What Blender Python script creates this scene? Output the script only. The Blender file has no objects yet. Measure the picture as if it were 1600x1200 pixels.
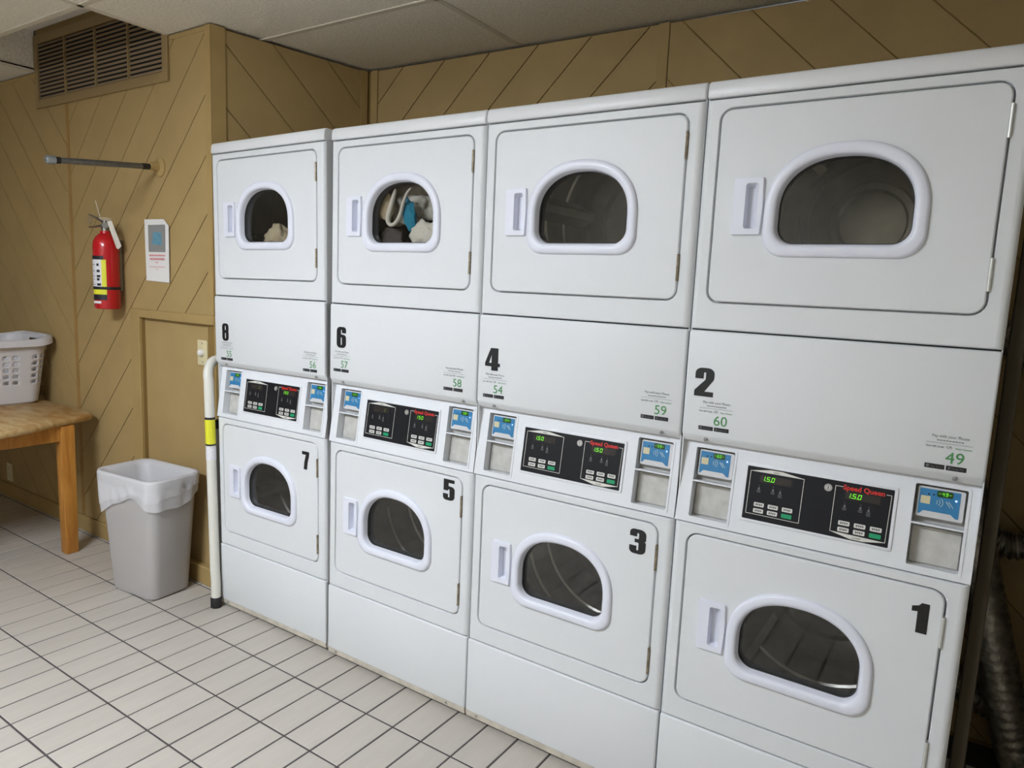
import bpy, bmesh, math, random
import numpy as np
from mathutils import Vector, Matrix
from mathutils.geometry import tessellate_polygon
random.seed(7)
D = bpy.data; SC = bpy.context.scene; COL = SC.collection
R = math.radians; PI = math.pi

# ------------------------------------------------------------------ camera
CAMP = (2.69395, -1.80427, 1.47832); YAW, PITCH, ROLL = -0.581483, -0.138041, 0.043810; FPX = 1097.39
def cam_axes():
    fwd = Vector((math.sin(YAW)*math.cos(PITCH), math.cos(YAW)*math.cos(PITCH), math.sin(PITCH)))
    rt = Vector((math.cos(YAW), -math.sin(YAW), 0)); up = rt.cross(fwd)
    return math.cos(ROLL)*rt+math.sin(ROLL)*up, -math.sin(ROLL)*rt+math.cos(ROLL)*up, fwd
CR, CU, CF = cam_axes()
cd = D.cameras.new('camera'); cam = D.objects.new('camera', cd); COL.objects.link(cam)
cd.sensor_fit = 'HORIZONTAL'; cd.sensor_width = 36; cd.lens = FPX/1600*36; cd.clip_start = .02
cam.matrix_world = Matrix(((CR.x, CU.x, -CF.x, CAMP[0]), (CR.y, CU.y, -CF.y, CAMP[1]), (CR.z, CU.z, -CF.z, CAMP[2]), (0, 0, 0, 1)))
SC.camera = cam
def project(p):
    d = Vector(p)-Vector(CAMP); z = d.dot(CF)
    return (800+FPX*d.dot(CR)/z, 600-FPX*d.dot(CU)/z, z)

# ------------------------------------------------------------------ world, exposure (lamps: ceiling troffers, built below)
wd = D.worlds.new('world'); SC.world = wd; wd.use_nodes = True
wd.node_tree.nodes['Background'].inputs[0].default_value = (.5, .55, .6, 1)
wd.node_tree.nodes['Background'].inputs[1].default_value = .05
vs = SC.view_settings
vs.view_transform = 'Standard'; vs.look = 'None'; vs.gamma = 1; vs.use_curve_mapping = False; vs.exposure = 2.6
LAMP_POWER = 14.8                      # emission of the troffer diffusers

# ------------------------------------------------------------------ materials
MATS = {}
def srgb(r, g, b):
    f = lambda c: (c/255/12.92) if c/255 <= .04045 else ((c/255+.055)/1.055)**2.4
    return (f(r), f(g), f(b), 1)
def mat(name, col, rough=.5, metal=0, spec=.5, emit=None, estr=0, coat=0, noise=None, bump=None, var=0, sub=0):
    """noise=(scale, amount[, stretch]), bump=(scale, strength, distance), var = per-object brightness variation"""
    m = D.materials.new(name); m.use_nodes = True; nt = m.node_tree; b = nt.nodes['Principled BSDF']
    b.inputs['Base Color'].default_value = col; b.inputs['Roughness'].default_value = rough
    b.inputs['Metallic'].default_value = metal; b.inputs['Specular IOR Level'].default_value = spec
    b.inputs['Coat Weight'].default_value = coat
    if emit: b.inputs['Emission Color'].default_value = emit; b.inputs['Emission Strength'].default_value = estr
    N = nt.nodes.new; L = nt.links.new
    tc = N('ShaderNodeTexCoord')
    src = None
    if noise:
        mp = N('ShaderNodeMapping'); L(tc.outputs['Object'], mp.inputs[0])
        if len(noise) > 2: mp.inputs['Scale'].default_value = noise[2]
        t = N('ShaderNodeTexNoise'); t.inputs['Scale'].default_value = noise[0]; t.inputs['Detail'].default_value = 5
        L(mp.outputs[0], t.inputs['Vector'])
        mr = N('ShaderNodeMapRange'); mr.inputs[1].default_value = .3; mr.inputs[2].default_value = .7
        mr.inputs[3].default_value = 1-noise[1]; mr.inputs[4].default_value = 1+noise[1]
        L(t.outputs['Fac'], mr.inputs[0]); src = mr.outputs[0]
    if var:
        oi = N('ShaderNodeObjectInfo'); mr2 = N('ShaderNodeMapRange'); mr2.inputs[3].default_value = 1-var; mr2.inputs[4].default_value = 1+var
        L(oi.outputs['Random'], mr2.inputs[0])
        if src:
            mu = N('ShaderNodeMath'); mu.operation = 'MULTIPLY'; L(src, mu.inputs[0]); L(mr2.outputs[0], mu.inputs[1]); src = mu.outputs[0]
        else: src = mr2.outputs[0]
    if src:
        vm = N('ShaderNodeVectorMath'); vm.operation = 'SCALE'; vm.inputs[0].default_value = col[:3]
        L(src, vm.inputs['Scale']); L(vm.outputs[0], b.inputs['Base Color'])
    if bump:
        t = N('ShaderNodeTexNoise'); t.inputs['Scale'].default_value = bump[0]; t.inputs['Detail'].default_value = 4
        L(tc.outputs['Object'], t.inputs['Vector'])
        bp = N('ShaderNodeBump'); bp.inputs['Strength'].default_value = bump[1]; bp.inputs['Distance'].default_value = bump[2]
        L(t.outputs['Fac'], bp.inputs['Height']); L(bp.outputs[0], b.inputs['Normal'])
    MATS[name] = m; return m
mat('enamel', (.705, .72, .735, 1), .46, spec=.35, bump=(300, .04, .0005))
mat('cap_enamel', (.74, .745, .76, 1), .36, spec=.4, bump=(220, .05, .0006))
mat('ring_plastic', (.75, .765, .85, 1), .35, spec=.4)
mat('console_plastic', (.74, .755, .785, 1), .45, spec=.35)
mat('lip_enamel', (.74, .73, .70, 1), .4)
mat('cabinet_side', (.70, .71, .72, 1), .45)
mat('base_strip', srgb(200, 192, 178), .6, noise=(25, .15))
mat('inner_dark', (.02, .02, .02, 1), .7)
mat('drum_metal', (.47, .455, .43, 1), .30, metal=.85, noise=(14, .10))
mat('bulkhead', (.07, .07, .07, 1), .5)
mat('gasket', (.03, .03, .03, 1), .6)
mat('hinge_steel', srgb(150, 138, 118), .45, metal=.6, noise=(90, .35))
mat('hinge_clean', srgb(205, 205, 198), .4, metal=.3)
mat('screw_steel', (.42, .41, .40, 1), .4, metal=.7)
mat('panel_black', srgb(24, 24, 28), .5, spec=.25)
mat('print_white', srgb(215, 213, 205), .5)
mat('print_dim', srgb(105, 105, 110), .5)
mat('button_cap', srgb(214, 212, 206), .5)
mat('button_mark', srgb(95, 95, 98), .5)
mat('button_green', srgb(20, 150, 100), .45)
mat('logo_red', srgb(205, 45, 35), .5)
mat('display_glass', srgb(48, 44, 42), .25)
mat('display_lit', srgb(26, 60, 16), .4)
mat('led_green', (.1, .5, .02, 1), .5, emit=srgb(110, 235, 30), estr=.28)
mat('led_dim', (.05, .1, .02, 1), .5, emit=srgb(110, 120, 40), estr=.10)
mat('led_blue', (.2, .3, .9, 1), .5, emit=(.35, .5, 1, 1), estr=.35)
mat('reader_blue', srgb(48, 122, 170), .45, noise=(30, .08))
mat('reader_plastic', srgb(205, 205, 206), .4)
mat('reader_chip', srgb(206, 196, 158), .5)
mat('reader_mark', srgb(170, 190, 190), .5)
mat('tray_metal', srgb(186, 184, 178), .5, noise=(40, .12))
mat('decal_black', srgb(22, 22, 24), .45)
mat('sticker_grey', srgb(125, 125, 125), .5)
mat('sticker_green', srgb(70, 140, 80), .5)
mat('tan_paint', srgb(170, 145, 98), .65, spec=.2, noise=(6, .05), bump=(60, .12, .002))
mat('tan_trim', srgb(169, 143, 93), .6, spec=.25, noise=(8, .05))
mat('groove_paint', srgb(140, 114, 68), .8, spec=.1)
mat('seam_stain', srgb(156, 120, 66), .7, noise=(9, .12))
mat('room_paint', srgb(172, 164, 148), .7)
mat('tile_ceramic', srgb(185, 178, 168), .48, noise=(5, .035, (9, 1.1, 1)), var=.035, bump=(40, .1, .001))
mat('grout', srgb(74, 68, 68), .9, noise=(20, .15))
mat('ceiling_board', srgb(238, 232, 219), .95, noise=(110, .13), bump=(120, .6, .004))
mat('ceiling_grid', srgb(214, 206, 190), .6, spec=.2)
mat('plenum', (.12, .11, .1, 1), .9)
mat('vent_paint', srgb(150, 126, 84), .5)
mat('vent_slat', srgb(150, 130, 102), .6, spec=.2)
mat('vent_cavity_shade', (.012, .01, .008, 1), .9)
mat('lamp_frame', (.8, .8, .8, 1), .4)
mat('lamp_diffuser', (.9, .9, .9, 1), .5, emit=(.92, 1.0, 1.11, 1), estr=LAMP_POWER)
mat('galvanised', srgb(120, 120, 118), .4, metal=.8, noise=(60, .15))
mat('pipe_fitting', srgb(150, 156, 158), .35, metal=.7)
mat('pipe_thread', srgb(50, 46, 42), .6, metal=.5)
mat('extinguisher_red', srgb(190, 14, 26), .25, coat=.4)
mat('label_white', srgb(228, 226, 230), .5, noise=(120, .12))
mat('label_yellow', srgb(225, 222, 50), .5)
mat('label_black', srgb(34, 32, 40), .5)
mat('black_rubber', srgb(28, 27, 27), .6)
mat('valve_metal', srgb(150, 148, 142), .35, metal=.8)
mat('card_paper', srgb(224, 218, 208), .7)
mat('paper', srgb(232, 230, 228), .8)
mat('photo_grey', srgb(140, 140, 138), .7, noise=(40, .05))
mat('photo_blue', srgb(98, 150, 172), .7, noise=(50, .2, (1, 1, 4)))
mat('ink_pink', srgb(226, 150, 152), .8)
mat('ivory', srgb(216, 204, 164), .4)
mat('knob_white', srgb(232, 230, 222), .35)
mat('bin_plastic', srgb(176, 172, 170), .5, bump=(200, .05, .0008))
mat('ladder_white', srgb(222, 220, 210), .35)
mat('ladder_grey', srgb(190, 188, 188), .4, metal=.3)
mat('basket_plastic', srgb(214, 212, 216), .45)
mat('duct_foil', srgb(165, 160, 150), .38, metal=.9, noise=(45, .35), bump=(70, .5, .004))
mat('filler_board_shaded', srgb(66, 58, 46), .8, spec=.1)  # tan board with its shade put into the dark colour
mat('cloth_white', srgb(226, 220, 208), .9, noise=(8, .08))
mat('cloth_beige', srgb(205, 188, 158), .9, noise=(8, .1))
mat('cloth_blue', srgb(40, 135, 165), .9, noise=(8, .1))
mat('cloth_grey', srgb(92, 84, 82), .9, noise=(8, .1))

def wood(name, c1, c2, rough, scale):
    m = D.materials.new(name); m.use_nodes = True; nt = m.node_tree; b = nt.nodes['Principled BSDF']; N = nt.nodes.new; L = nt.links.new
    tc = N('ShaderNodeTexCoord'); mp = N('ShaderNodeMapping'); mp.inputs['Scale'].default_value = scale; L(tc.outputs['Object'], mp.inputs[0])
    t = N('ShaderNodeTexNoise'); t.inputs['Scale'].default_value = 5; t.inputs['Detail'].default_value = 6; t.inputs['Distortion'].default_value = .8
    L(mp.outputs[0], t.inputs['Vector']); r = N('ShaderNodeValToRGB'); r.color_ramp.elements[0].color = c1; r.color_ramp.elements[1].color = c2
    r.color_ramp.elements[0].position = .35; r.color_ramp.elements[1].position = .65
    L(t.outputs['Fac'], r.inputs[0]); L(r.outputs[0], b.inputs['Base Color']); b.inputs['Roughness'].default_value = rough
    MATS[name] = m
wood('wood_top', srgb(176, 132, 74), srgb(208, 184, 138), .5, (1.2, 3, 3))
wood('wood_leg', srgb(168, 108, 40), srgb(196, 138, 62), .45, (6, 6, .7))

def glassy(name, tint, refl):
    m = D.materials.new(name); m.use_nodes = True; nt = m.node_tree; nt.nodes.clear(); N = nt.nodes.new; L = nt.links.new
    o = N('ShaderNodeOutputMaterial'); mx = N('ShaderNodeMixShader'); tr = N('ShaderNodeBsdfTransparent'); gl = N('ShaderNodeBsdfGlossy')
    tr.inputs[0].default_value = tint; gl.inputs[0].default_value = (1, 1, 1, 1); gl.inputs['Roughness'].default_value = .03
    fr = N('ShaderNodeFresnel'); ge = N('ShaderNodeNewGeometry'); mr = N('ShaderNodeMapRange')      # rays pass straight through the pane, so its far face is an air-to-glass face too
    mr.inputs[3].default_value = refl; mr.inputs[4].default_value = 1/refl; L(ge.outputs['Backfacing'], mr.inputs[0]); L(mr.outputs[0], fr.inputs['IOR'])
    L(fr.outputs[0], mx.inputs[0]); L(tr.outputs[0], mx.inputs[1]); L(gl.outputs[0], mx.inputs[2]); L(mx.outputs[0], o.inputs[0]); MATS[name] = m
glassy('door_glass', (.90, .90, .89, 1), 1.45)
def film():
    m = D.materials.new('bag_film'); m.use_nodes = True; nt = m.node_tree; b = nt.nodes['Principled BSDF']; N = nt.nodes.new; L = nt.links.new
    b.inputs['Base Color'].default_value = srgb(246, 245, 248); b.inputs['Roughness'].default_value = .35
    tr = N('ShaderNodeBsdfTransparent'); mx = N('ShaderNodeMixShader'); mx.inputs[0].default_value = .80
    tl = N('ShaderNodeBsdfTranslucent'); tl.inputs[0].default_value = srgb(246, 245, 248); mx2 = N('ShaderNodeMixShader'); mx2.inputs[0].default_value = .35
    L(b.outputs[0], mx2.inputs[1]); L(tl.outputs[0], mx2.inputs[2])
    L(tr.outputs[0], mx.inputs[1]); L(mx2.outputs[0], mx.inputs[2]); L(mx.outputs[0], nt.nodes['Material Output'].inputs[0]); MATS['bag_film'] = m
film()

# ------------------------------------------------------------------ mesh builder
class MB:
    def __init__(s): s.v = []; s.f = []; s.mi = []; s.mats = []
    def m(s, name):
        if name not in s.mats: s.mats.append(name)
        return s.mats.index(name)
    def add(s, verts, faces, mt):
        o = len(s.v); k = s.m(mt); s.v += [tuple(p) for p in verts]
        for f in faces: s.f.append([o+i for i in f]); s.mi.append(k)
        return s
    def box(s, x0, x1, y0, y1, z0, z1, mt, T=None):
        v = [(x, y, z) for z in (z0, z1) for y in (y0, y1) for x in (x0, x1)]
        if T: v = [T(*p) for p in v]
        return s.add(v, [(0, 2, 3, 1), (4, 5, 7, 6), (0, 1, 5, 4), (2, 6, 7, 3), (0, 4, 6, 2), (1, 3, 7, 5)], mt)
    def loft(s, loops, mt, closed=True, cap0=False, cap1=False):
        n = len(loops[0]); v = [p for l in loops for p in l]; f = []
        for i in range(len(loops)-1):
            for j in range(n if closed else n-1):
                k = (j+1) % n; f.append((i*n+j, i*n+k, (i+1)*n+k, (i+1)*n+j))
        if cap0: f.append(tuple(range(n))[::-1])
        if cap1: f.append(tuple((len(loops)-1)*n+j for j in range(n)))
        return s.add(v, f, mt)
    def prism(s, poly, fn, d0, d1, mt, holes=()):
        """2-D polygon (with holes) extruded from depth d0 to d1 by fn(a, b, d)"""
        loops = [list(poly)]+[list(h) for h in holes]
        flat = [p for l in loops for p in l]
        tri = tessellate_polygon([[Vector((p[0], p[1], 0)) for p in l] for l in loops])
        n = len(flat); v = [fn(a, b, d0) for a, b in flat]+[fn(a, b, d1) for a, b in flat]
        f = [tuple(t) for t in tri]+[tuple(n+i for i in t[::-1]) for t in tri]
        o = 0
        for l in loops:
            m_ = len(l)
            for j in range(m_): k = (j+1) % m_; f.append((o+j, o+k, n+o+k, n+o+j))
            o += m_
        return s.add(v, f, mt)
    def flat(s, poly, fn, d, mt, holes=()):
        loops = [list(poly)]+[list(h) for h in holes]; flat = [p for l in loops for p in l]
        tri = tessellate_polygon([[Vector((p[0], p[1], 0)) for p in l] for l in loops])
        return s.add([fn(a, b, d) for a, b in flat], [tuple(t) for t in tri], mt)
    def tube(s, pts, r, mt, n=10, cap=True, flatx=1.0):
        pts = [Vector(p) for p in pts]; rr = r if isinstance(r, (list, tuple)) else [r]*len(pts); loops = []
        up = None
        for i, p in enumerate(pts):
            t = (pts[min(i+1, len(pts)-1)]-pts[max(i-1, 0)]).normalized()
            if up is None:
                up = Vector((0, 0, 1)) if abs(t.z) < .9 else Vector((1, 0, 0))
            a = (up-t*up.dot(t)).normalized(); b = t.cross(a); up = a
            loops.append([p+(a*math.cos(q)*flatx+b*math.sin(q))*rr[i] for q in [2*PI*j/n for j in range(n)]])
        return s.loft(loops, mt, cap0=cap, cap1=cap)
    def text(s, txt, fn, a, b, size, d, mt, align='LEFT', sx=1.0, off=0.0):
        vs_, fs_ = text_mesh(txt, align, off)
        return s.add([fn(a+x*size*sx, b+y*size, d) for x, y in vs_], fs_, mt)
    def build(s, name, parent=None, smooth=40, recalc=True, bevel=0, segs=2, bevel_angle=30):
        me = D.meshes.new(name); me.from_pydata(s.v, [], s.f)
        for k in s.mats: me.materials.append(MATS[k])
        me.polygons.foreach_set('material_index', s.mi)
        bm = bmesh.new(); bm.from_mesh(me)
        if recalc: bmesh.ops.recalc_face_normals(bm, faces=bm.faces)
        if bevel:
            bmesh.ops.remove_doubles(bm, verts=bm.verts, dist=1e-6)
            e = [x for x in bm.edges if len(x.link_faces) == 2 and x.calc_face_angle(0) > R(bevel_angle)]
            bmesh.ops.bevel(bm, geom=e, offset=bevel, segments=segs, affect='EDGES', profile=.5, clamp_overlap=True)
        bm.to_mesh(me); bm.free()
        if smooth:
            me.polygons.foreach_set('use_smooth', [True]*len(me.polygons)); me.set_sharp_from_angle(angle=R(smooth))
        me.update(); o = D.objects.new(name, me); COL.objects.link(o)
        if parent: o.parent = parent
        return o
_tc = {}
def text_mesh(txt, align, off):
    k = (txt, align, off)
    if k not in _tc:
        c = D.curves.new('lettering', 'FONT'); c.body = txt; c.align_x = align; c.resolution_u = 3; c.offset = off
        o = D.objects.new('lettering', c); COL.objects.link(o)
        dg = bpy.context.evaluated_depsgraph_get(); me = o.evaluated_get(dg).to_mesh()
        _tc[k] = ([(v.co.x, v.co.y) for v in me.vertices], [tuple(p.vertices) for p in me.polygons])
        D.objects.remove(o); D.curves.remove(c)
    return _tc[k]
def tag(o, label=None, cat=None, group=None, kind=None, loc=None):
    if label: o['label'] = label
    if cat: o['category'] = cat
    if group: o['group'] = group
    if kind: o['kind'] = kind
    return o
def thing(name, label, cat, loc=(0, 0, 0), rotz=0, group=None):
    o = D.objects.new(name, None); COL.objects.link(o); o.location = loc; o.rotation_euler = (0, 0, rotz); o.empty_display_size = .1
    return tag(o, label, cat, group)
def rpoly(pts, seg=6):
    """closed polygon, vertices (x, y[, corner radius])"""
    out = []; n = len(pts)
    for i, p in enumerate(pts):
        r = p[2] if len(p) > 2 else 0; P = Vector(p[:2])
        if not r: out.append((P.x, P.y)); continue
        a = Vector(pts[i-1][:2])-P; b = Vector(pts[(i+1) % n][:2])-P
        la, lb = a.length, b.length; a.normalize(); b.normalize()
        th = math.acos(max(-1, min(1, a.dot(b)))); t = min(r/math.tan(th/2), la*.499, lb*.499); rr = t*math.tan(th/2)
        c = P+(a+b).normalized()*(rr/math.sin(th/2)); s0 = P+a*t-c; s1 = P+b*t-c
        a0 = math.atan2(s0.y, s0.x); da = math.atan2(s1.y, s1.x)-a0
        while da > PI: da -= 2*PI
        while da < -PI: da += 2*PI
        out += [(c.x+rr*math.cos(a0+da*k/seg), c.y+rr*math.sin(a0+da*k/seg)) for k in range(seg+1)]
    return out
def rrect(x0, x1, z0, z1, r, seg=6): return rpoly([(x0, z0, r), (x1, z0, r), (x1, z1, r), (x0, z1, r)], seg)
def rect(x0, x1, z0, z1): return [(x0, z0), (x1, z0), (x1, z1), (x0, z1)]
def XZ(a, b, d): return (a, d, b)               # a = x, b = z, depth = y
def clip_poly(poly, nx, nz, c):                 # keep nx*x+nz*z <= c
    out = []
    for i, p in enumerate(poly):
        q = poly[(i+1) % len(poly)]; dp = nx*p[0]+nz*p[1]-c; dq = nx*q[0]+nz*q[1]-c
        if dp <= 0: out.append(p)
        if dp*dq < 0: t = dp/(dp-dq); out.append((p[0]+(q[0]-p[0])*t, p[1]+(q[1]-p[1])*t))
    return out

# ================================================================== the setting
XL, XR, YF, YA, YB, ZC = -3.4, 3.05, -3.6, .085, .90, 2.521

# ---- floor: quarry tiles 0.1235 x 0.246
fl = MB().box(XL-.1, XR+.1, YF-.1, 1.0, -.06, -.0025, 'grout').build('floor', smooth=0); tag(fl, kind='structure')
PX, PY, G = .1235, .246, .0033
def tile_mb(x0, x1, y0, y1, mb):
    e = .0018
    b = [(x0, y0, -.006), (x1, y0, -.006), (x1, y1, -.006), (x0, y1, -.006)]
    t = [(x0, y0, -.0014), (x1, y0, -.0014), (x1, y1, -.0014), (x0, y1, -.0014)]
    u = [(x0+e, y0+e, 0), (x1-e, y0+e, 0), (x1-e, y1-e, 0), (x0+e, y1-e, 0)]
    return mb.loft([b, t, u], 'tile_ceramic', cap1=True)
tiles = []
for i in range(-31, 27):
    for j in range(-4, 16):
        x = .0975+PX*i; y = -.181-PY*j
        if x < XL-.05 or x+PX > XR+.06 or y+PY > .95 or y < YF: continue
        if x+PX < -.15 and y > .1: continue
        corners = [project((x+a*PX, y+b*PY, 0)) for a in (0, 1) for b in (0, 1)]
        vis = any(0 <= c[0] <= 1600 and 0 <= c[1] <= 1200 and c[2] > .1 for c in corners) and (y < .02 or x < -.15) and not (x > 0 and y > -.05)
        us = [c[0] for c in corners]; ws = [c[1] for c in corners]
        tiles.append((vis, (max(us)-min(us))*(max(ws)-min(ws)) if vis else 0, x, y))
shown = sorted([t for t in tiles if t[0]], key=lambda t: -t[1])[:295]; keep = set((t[2], t[3]) for t in shown)
tm = tile_mb(-PX/2+G, PX/2-G, -PY/2+G, PY/2-G, MB()).build('floor_tile', fl, smooth=0)
first = True
for v, s_, x, y in shown:
    o = tm if first else tm.copy()
    if not first: COL.objects.link(o); o.parent = fl
    first = False; o.location = (x+PX/2, y+PY/2, random.uniform(-.0006, 0)); o.rotation_euler = (random.uniform(-.003, .003), random.uniform(-.004, .004), PI*random.randint(0, 1))
rest = MB()
for v, s_, x, y in tiles:
    if (x, y) not in keep: tile_mb(x+G, x+PX-G, y+G, y+PY-G, rest)
tag(rest.build('floor_tile_field', fl, smooth=0), kind='stuff')

# ---- plank-clad walls
def planks(parent, fn, regions, slope, c0, pitch, thick=.006, gap=.0034, mt='tan_paint'):
    """diagonal grooved boards: grooves on lines z - slope*a = c0 + k*pitch, clipped to abutting rectangles (a0,a1,z0,z1)"""
    if not isinstance(regions, list): regions = [regions]
    cs = [z-slope*a for r in regions for a, z in rect(*r)]; k0 = math.floor((min(cs)-c0)/pitch); k1 = math.ceil((max(cs)-c0)/pitch)
    for k in range(k0, k1+1):
        lo, hi = c0+k*pitch+gap, c0+(k+1)*pitch-gap; mb = MB()
        for r in regions:
            p = clip_poly(clip_poly(rect(*r), slope, -1, -lo), -slope, 1, hi)
            if len(p) < 3 or abs(sum(p[i-1][0]*p[i][1]-p[i][0]*p[i-1][1] for i in range(len(p))))/2 < .0008: continue
            mb.loft([[fn(a, z, d) for a, z in p] for d in (.0005, -thick)], mt, cap1=True)
        if mb.f: mb.build('plank', parent, smooth=0)
# wall_left: the wall beside the dryers, parallel to their fronts
YW = YA+.006
wl = MB()
wl.box(XL, -.765, YW, .20, 0, ZC, 'groove_paint'); wl.box(-1.745, -.465, YW, .20, ZC, 2.80, 'tan_paint')
wl.box(-.765, -.15, YW, .20, 1.245, ZC, 'groove_paint'); wl.box(-.765, -.15, .108, .20, 0, 1.245, 'tan_paint')
wl = tag(wl.build('wall_left', smooth=0), kind='structure')
fA = lambda a, z, d: (a, YW+d, z)
planks(wl, fA, (XL, -1.432, .09, 2.515), -1.06, -.95+.0, .257)
planks(wl, fA, [(-1.402, -.187, 1.288, 2.515), (-1.402, -.848, .09, 1.288)], 1.06, 1.69, .252)
def trim(n, boxes, mt='tan_trim', bevel=.002):
    mb = MB()
    for b in boxes: mb.box(*b, mt)
    return tag(mb.build('trim_%d' % n, bevel=bevel, segs=1), kind='structure')
trim(1, [(-1.431, -1.403, YA-.003, YW+.001, .09, 2.325)], 'seam_stain', .001)          # stained batten between the board fields
trim(2, [(-.847, -.767, YA-.008, .109, .09, 1.288)]); trim(3, [(-.767, -.15, YA-.008, .109, 1.247, 1.288)])
trim(4, [(-.186, -.146, YA-.008, YW, 1.288, 2.52)])
trim(5, [(-3.4, -1.75, YA-.004, YW, 2.50, 2.52), (-.46, -.187, YA-.004, YW, 2.50, 2.52)])
bb = tag(MB().box(XL, -.155, YA-.009, .107, 0, .088, 'tan_trim').build('baseboard_left', bevel=.003, segs=1), kind='structure')
# wall_alcove: the short return beside the dryers
P0, P1 = Vector((-.15, .085, 0)), Vector((-.008, .868, 0)); dv = (P1-P0).normalized(); nv = Vector((dv.y, -dv.x, 0)); LA = (P1-P0).length
fR = lambda a, z, d: tuple(P0+dv*a-nv*(d+.006)+Vector((0, 0, z)))
wr = MB().prism(rect(.0, LA+.1, 0, 2.515), fR, 0, .07, 'groove_paint').build('wall_alcove', smooth=0); tag(wr, kind='structure')
planks(wr, fR, (.062, LA-.045, .02, 2.512), -.95, 2.515, .264)
def trimf(n, fn, regs, mt='tan_trim', th=.011):
    mb = MB()
    for r in regs: mb.prism(rect(*r), fn, 0, -th, mt)
    return tag(mb.build('trim_%d' % n, smooth=0), kind='structure')
trimf(6, fR, [(-.002, .060, .02, 2.52)]); trimf(7, fR, [(LA-.045, LA-.008, .02, 2.515)])
# wall_back behind the dryers
Q0, Q1 = Vector((-.03, .866, 0)), Vector((XR+.05, .951, 0)); db = (Q1-Q0).normalized(); nb = Vector((db.y, -db.x, 0)); LB = (Q1-Q0).length
fB = lambda a, z, d: tuple(Q0+db*a-nb*(d+.006)+Vector((0, 0, z)))
wb = MB().prism(rect(-.08, LB, 0, 2.515), fB, 0, .08, 'groove_paint').build('wall_back', smooth=0); tag(wb, kind='structure')
planks(wb, fB, (.09, 1.555, .02, 2.512), .98, 1.054-.03, .2485)
planks(wb, fB, (1.602, LB-.005, .02, 2.512), -.98, 4.098+.03, .2525)
trimf(8, fB, [(.045, .088, .02, 2.515)]); trimf(9, fB, [(1.557, 1.60, .02, 2.515)])
# room shell that the camera does not face
tag(MB().box(XR, XR+.1, YF, .96, 0, ZC, 'room_paint').build('wall_right', smooth=0), kind='structure')
tag(MB().box(XL-.1, XL, YF, .20, 0, ZC, 'room_paint').build('wall_far_left', smooth=0), kind='structure')
tag(MB().box(XL, XR, YF-.1, YF, 0, ZC, 'room_paint').build('wall_front', smooth=0), kind='structure')
trim(10, [(2.752, 2.780, .05, .10, 0, 2.0)], 'filler_board_shaded')

# ---- ceiling: suspended boards in a grid, one cell open above the vent
ce = MB().box(XL-.1, XR+.1, YF-.1, 1.05, 2.80, 2.84, 'plenum').build('ceiling', smooth=0); tag(ce, kind='structure')
GX = [XL, -3.02, -1.745, -.465, .88, 2.2, XR]; GY = [YF, -3.36, -2.745, -2.13, -1.515, -.90, -.285, .33, .95]
for ix in range(len(GX)-1):
    for iy in range(len(GY)-1):
        x0, x1, y0, y1 = GX[ix], GX[ix+1], GY[iy], GY[iy+1]
        if y0 > .3 and x1 < -.2: continue
        if (ix, iy) == (2, 6):                                       # open pocket above the vent: raised lid and its cheeks
            MB().box(x0-.01, x1+.01, y0, .084, 2.735, 2.75, 'ceiling_board').build('raised_board', ce, smooth=0)
            MB().box(x0-.016, x0-.004, y0, .084, 2.535, 2.735, 'ceiling_board').build('pocket_side', ce, smooth=0)
            MB().box(x1+.004, x1+.016, y0, .084, 2.535, 2.735, 'ceiling_board').build('pocket_side', ce, smooth=0)
            MB().box(x0, x1, y0-.016, y0-.004, 2.535, 2.735, 'ceiling_board').build('pocket_side', ce, smooth=0); continue
        if y1 > 0 and x1 < -.4: y1 = min(y1, .20)
        MB().box(x0+.004, x1-.004, y0+.004, y1-.004, ZC+.005, ZC+.02, 'ceiling_board').build('ceiling_board', ce, smooth=0)
def bar(x0, x1, y0, y1): MB().box(x0, x1, y0, y1, ZC, ZC+.006, 'ceiling_grid').build('grid_bar', ce, smooth=0)
for x in GX[1:-1]:
    bar(x-.012, x+.012, YF, .08 if x < -.2 else .95)
for y in GY[1:-1]:
    bar(XL if y < .1 else -.14, XR, y-.012, y+.012)

# ---- ceiling lamp: a surface-mounted fluorescent wraparound below the boards, behind the camera's view
def wraparound(cx, cy, label):
    t = thing('ceiling_light', label, 'light', (cx, cy, ZC)); hx, hy, h = .61, .15, .062
    MB().box(-hx, hx, -hy+.02, hy-.02, -.03, .0, 'lamp_frame').build('housing', t, bevel=.003, segs=1)
    pr = rpoly([(-hy, -.030), (-hy+.015, -h, .02), (hy-.015, -h, .02), (hy, -.030)], 4)
    MB().prism(pr, lambda a, b, d: (d, a, b), -hx+.012, hx-.012, 'lamp_diffuser').build('diffuser', t, smooth=30)
    for e in (-1, 1): MB().prism(rpoly([(-hy-.003, -.0), (-hy-.003, -.03), (-hy+.012, -h-.003, .02), (hy-.012, -h-.003, .02), (hy+.003, -.03), (hy+.003, 0)], 4), lambda a, b, d: (d, a, b), e*hx, e*(hx-.012), 'lamp_frame').build('end_plate', t, smooth=0)
wraparound(.70, -2.35, 'white fluorescent ceiling light with a curved diffuser')

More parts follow.
